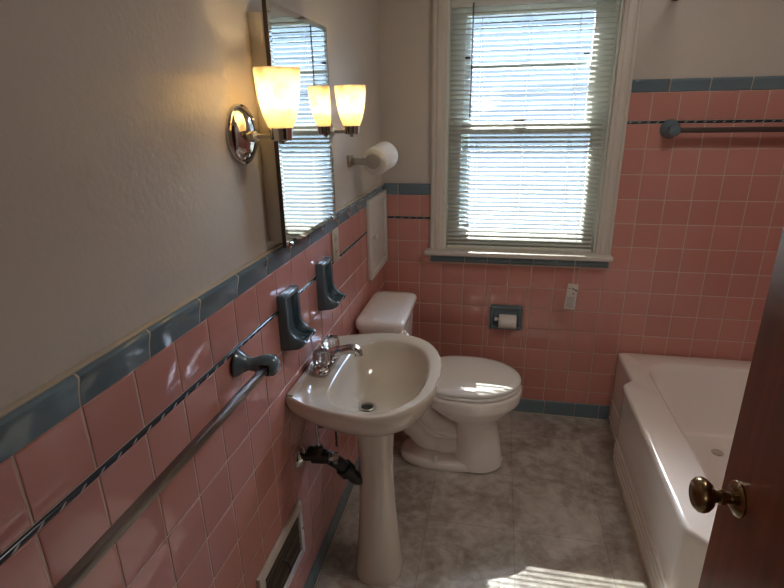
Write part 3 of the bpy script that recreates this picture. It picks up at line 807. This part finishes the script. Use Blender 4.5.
# ------------------------------------------------------------------ toilet paper
hp = thing('paper_post_holder', 'metal post-style paper holder on the painted left wall above the white cabinet door', 'paper holder', (0, -.54, 1.357))
G().box(PN, .006, -.580, -.532, 1.334, 1.376, .002).build('wall_plate', 'nickel', hp)
RX, RZ = .085, 1.358
AX = Vector((math.sin(.28) * math.cos(.2), math.cos(.28) * math.cos(.2), math.sin(.2)))
g = G(); g.box(.004, RX, -.562, -.550, RZ - .018, RZ + .006, .002); g.tube([(RX, -.555, RZ), tuple(Vector((RX, -.555, RZ)) + AX * .12)], .009, 14); g.build('arm', 'nickel', hp)
G().lathe([(.027, 0), (.028, .002), (.028, .006), (.0255, .009), (.0, .011)], (RX, -.5625, RZ - .004), tuple(-AX), 32, True, False).build('end_cap', 'nickel', hp)
def paper_roll(name, label, c, axis, R, r, L):
    t = thing(name, label, 'toilet paper', c, 'toilet paper rolls'); h = L / 2
    k = .003
    G().lathe([(r, -h), (R - k, -h), (R, -h + k), (R, h - k), (R - k, h), (r, h), (r, -h)], c, axis, 48, False, False).build('paper', 'paper', t, smooth=50)
    G().lathe([(r - .0002, -h + .001), (r - .0002, h - .001), (r - .0015, h - .001), (r - .0015, -h + .001), (r - .0002, -h + .001)], c, axis, 32, False, False).build('core', 'card', t)
    return t
paper_roll('toilet_paper_roll', 'full white paper roll on the metal post near the corner of the painted wall', tuple(Vector((RX, -.553, RZ - .010)) + AX * .0575), tuple(AX), .052, .0205, .104)
hh = thing('recessed_paper_holder', 'blue ceramic recessed paper holder in the pink tile beside the toilet', 'paper holder', (.62, 0, .538))
g = G()
a, b, c, d = .541, .698, .476, .602
rings = [[TB(u, v, n) for u, v in rrect(a + i, b - i, c + i, d - i, r)] for i, n, r in ((0, -.001, .012), (0, .006, .012), (.003, .0105, .011), (.009, .012, .009), (.016, .010, .007), (.0195, .004, .005), (.0205, -.055, .004))]
g.loft(rings, True, False)
g.build('frame', 'bluecer', hh, smooth=50)
G().box(NX0 + .0015, NX1 - .0015, .052, .058, NZ0 + .0015, NZ1 - .0015).build('niche_back', 'blueshade', hh)
g = G(); g.tube([(.5635, -.018, .534), (.6755, -.018, .534)], .006, 14); g.lathe([(.010, 0), (.010, .012), (.006, .016)], (.5635, -.018, .534), (1, 0, 0), 16); g.build('roller', 'seat', hh)
for x in (.5645, .6745): G().box(x - .002, x + .002, -.026, .012, .524, .544, .0015).build('roller_ear', 'bluecer', hh)
paper_roll('toilet_paper_roll', 'partly used paper roll in the blue recessed holder by the toilet', (.628, -.018, .524), (1, 0, 0), .036, .0195, .086)

# ------------------------------------------------------------------ small white wall cupboard
wc = thing('wall_cupboard', 'small white recessed wall cupboard with a round knob in the corner above the toilet tank', 'cupboard', (0, -.18, .82))
g = G(); a, b, c, d = -.355, -.012, .818, 1.172
for (p, q, r, s_) in ((a, a + .03, c, d), (b - .03, b, c, d), (a + .03, b - .03, c, c + .03), (a + .03, b - .03, d - .03, d)): g.box(.0005, .019, p, q, r, s_, .002)
g.build('frame', 'white_wood', wc)
dc = G().box(.0005, .0100, a + .033, b - .033, c + .033, d - .033, .002).build('door', 'white_wood', wc)
G().lathe([(.006, 0), (.006, .010), (.013, .016), (.014, .021), (.010, .026), (.0, .027)], (.0100, a + .062, 1.0), (1, 0, 0), 20, True, False).build('knob', 'white_wood', dc)

# ------------------------------------------------------------------ outlet
ol = thing('wall_outlet', 'ivory electric outlet plate in the pink tile under the mirror corner', 'outlet', (0, -.81, 1.09))
G().box(.0003, .006, -.846, -.776, 1.035, 1.149, .0025).build('cover_plate', 'ivory', ol)
for z in (1.070, 1.114):
    s_ = G().lathe([(.0165, .0), (.0165, .0015), (.0155, .002), (.0, .002)], (.006, -.811, z), (1, 0, 0), 24, True, False).build('socket', 'ivory', ol)
    g = G(); g.box(.0079, .0084, -.8185, -.8165, z - .004, z + .005); g.box(.0079, .0084, -.8055, -.8035, z - .004, z + .005); g.build('slot', 'black', s_)

# ------------------------------------------------------------------ heat register
vr = thing('wall_register', 'white framed heating register with dark grille low on the left wall', 'vent', (0, -1.443, .22))
g = G(); a, b, c, d = -1.592, -1.295, .218, .416
rings = [[Vector((n, u, v)) for u, v in ((a + i, c + i), (b - i, c + i), (b - i, d - i), (a + i, d - i))] for i, n in ((0, .0004), (0, .004), (.003, .009), (.026, .011), (.029, .005))]
g.loft(rings, False, False); g.build('frame', 'white_trim', vr, smooth=30)
g = G(); g.box(.0004, .003, a + .028, b - .028, c + .028, d - .028)
k = a + .034
while k < b - .034: g.box(.003, .0065, k, k + .0035, c + .029, d - .029); k += .0075
for z in (.27, .317, .364): g.box(.003, .0068, a + .029, b - .029, z - .002, z + .002)
g.build('grille', 'grille', vr, smooth=0)
g = G(); g.tube(catmull([(.006, -1.450, .335), (.02, -1.447, .325), (.022, -1.443, .295), (.016, -1.44, .28)], 4), .0028, 8); g.build('damper_lever', 'darkmetal', vr)
G().lathe([(.004, 0), (.004, .001), (.0, .002)], (.0105, b - .012, .317), (1, 0, 0), 12, True, False).build('screw', 'darkmetal', vr)

# ------------------------------------------------------------------ shower curtain rod, its end just at the top of the picture
cr = thing('shower_rod', 'dark brown bracket end at the top edge of the wall over the tub', 'curtain rod', (1.2, -.02, 1.95))
G().lathe([(.026, PN), (.026, .003), (.018, .014), (.014, .02)], (1.2, 0, 1.951), (0, -1, 0), 24).build('flange', 'browntrim', cr)
G().tube([(1.2, -.012, 1.951), (1.2, YF + .002, 1.951)], .0125, 14).build('rod', 'chrome', cr)

# ------------------------------------------------------------------ light
sun = bpy.data.lights.new('sun', 'SUN'); sun.energy = 4; sun.angle = .009; sun.color = (1, .95, .88)
so = bpy.data.objects.new('sun', sun); COL.objects.link(so)
so.rotation_euler = Vector((.15, -1, -.925)).to_track_quat('-Z', 'Y').to_euler()
# fill light added in the hall behind the camera, on a made-up base
hl = thing('added_hall_fill', 'unseen fill light added on the end wall of the hall, with a round white base', 'wall lamp', (.34, -4.1, 1.72))
G().lathe([(.21, 0), (.21, .03), (.20, .04), (.0, .045)], (.34, -4.0995, 1.72), (0, 1, 0), 40, True, False).build('fill_light_base', 'white_trim', hl)
hlight = bpy.data.lights.new('hall_fill_light', 'AREA'); hlight.shape = 'DISK'; hlight.size = .4; hlight.energy = .7; hlight.color = (1, .93, .85)
ho = bpy.data.objects.new('hall_fill_light', hlight); COL.objects.link(ho); ho.location = (.34, -4.05, 1.72)
ho.rotation_euler = Vector((0, 1, 0)).to_track_quat('-Z', 'Z').to_euler()
# overhead fill light added out of view, with an invented ceiling fixture
cl = thing('added_ceiling_fill', 'unseen fill light added under the bathroom ceiling, with a round white base', 'ceiling lamp', (1.3, -1.2, HC))
G().lathe([(.215, 0), (.215, .018), (.205, .024), (.0, .026)], (1.3, -1.2, HC - .0005), (0, 0, -1), 40, True, False).build('fill_light_base', 'white_trim', cl)
clight = bpy.data.lights.new('ceiling_fill_light', 'AREA'); clight.shape = 'DISK'; clight.size = .40; clight.energy = 1.15; clight.color = (1, .93, .86)
co = bpy.data.objects.new('ceiling_fill_light', clight); COL.objects.link(co); co.location = (1.3, -1.2, HC - .032)
w = bpy.data.worlds.new('sky'); SC.world = w; w.use_nodes = True
nt = w.node_tree; bg = nt.nodes['Background']
sk = nt.nodes.new('ShaderNodeTexSky'); sk.sky_type = 'NISHITA'; sk.sun_disc = False
sk.sun_elevation = math.radians(42); sk.sun_rotation = math.radians(-11)
nt.links.new(sk.outputs[0], bg.inputs['Color']); bg.inputs['Strength'].default_value = .95
SC.view_settings.view_transform = 'Standard'; SC.view_settings.look = 'None'
SC.view_settings.gamma = 1; SC.view_settings.use_curve_mapping = False
SC.view_settings.exposure = 2.7
SC.cycles.max_bounces = 12; SC.cycles.diffuse_bounces = 6; SC.cycles.transparent_max_bounces = 16
SC.cycles.caustics_reflective = False; SC.cycles.caustics_refractive = False
SC.cycles.sample_clamp_indirect = 6
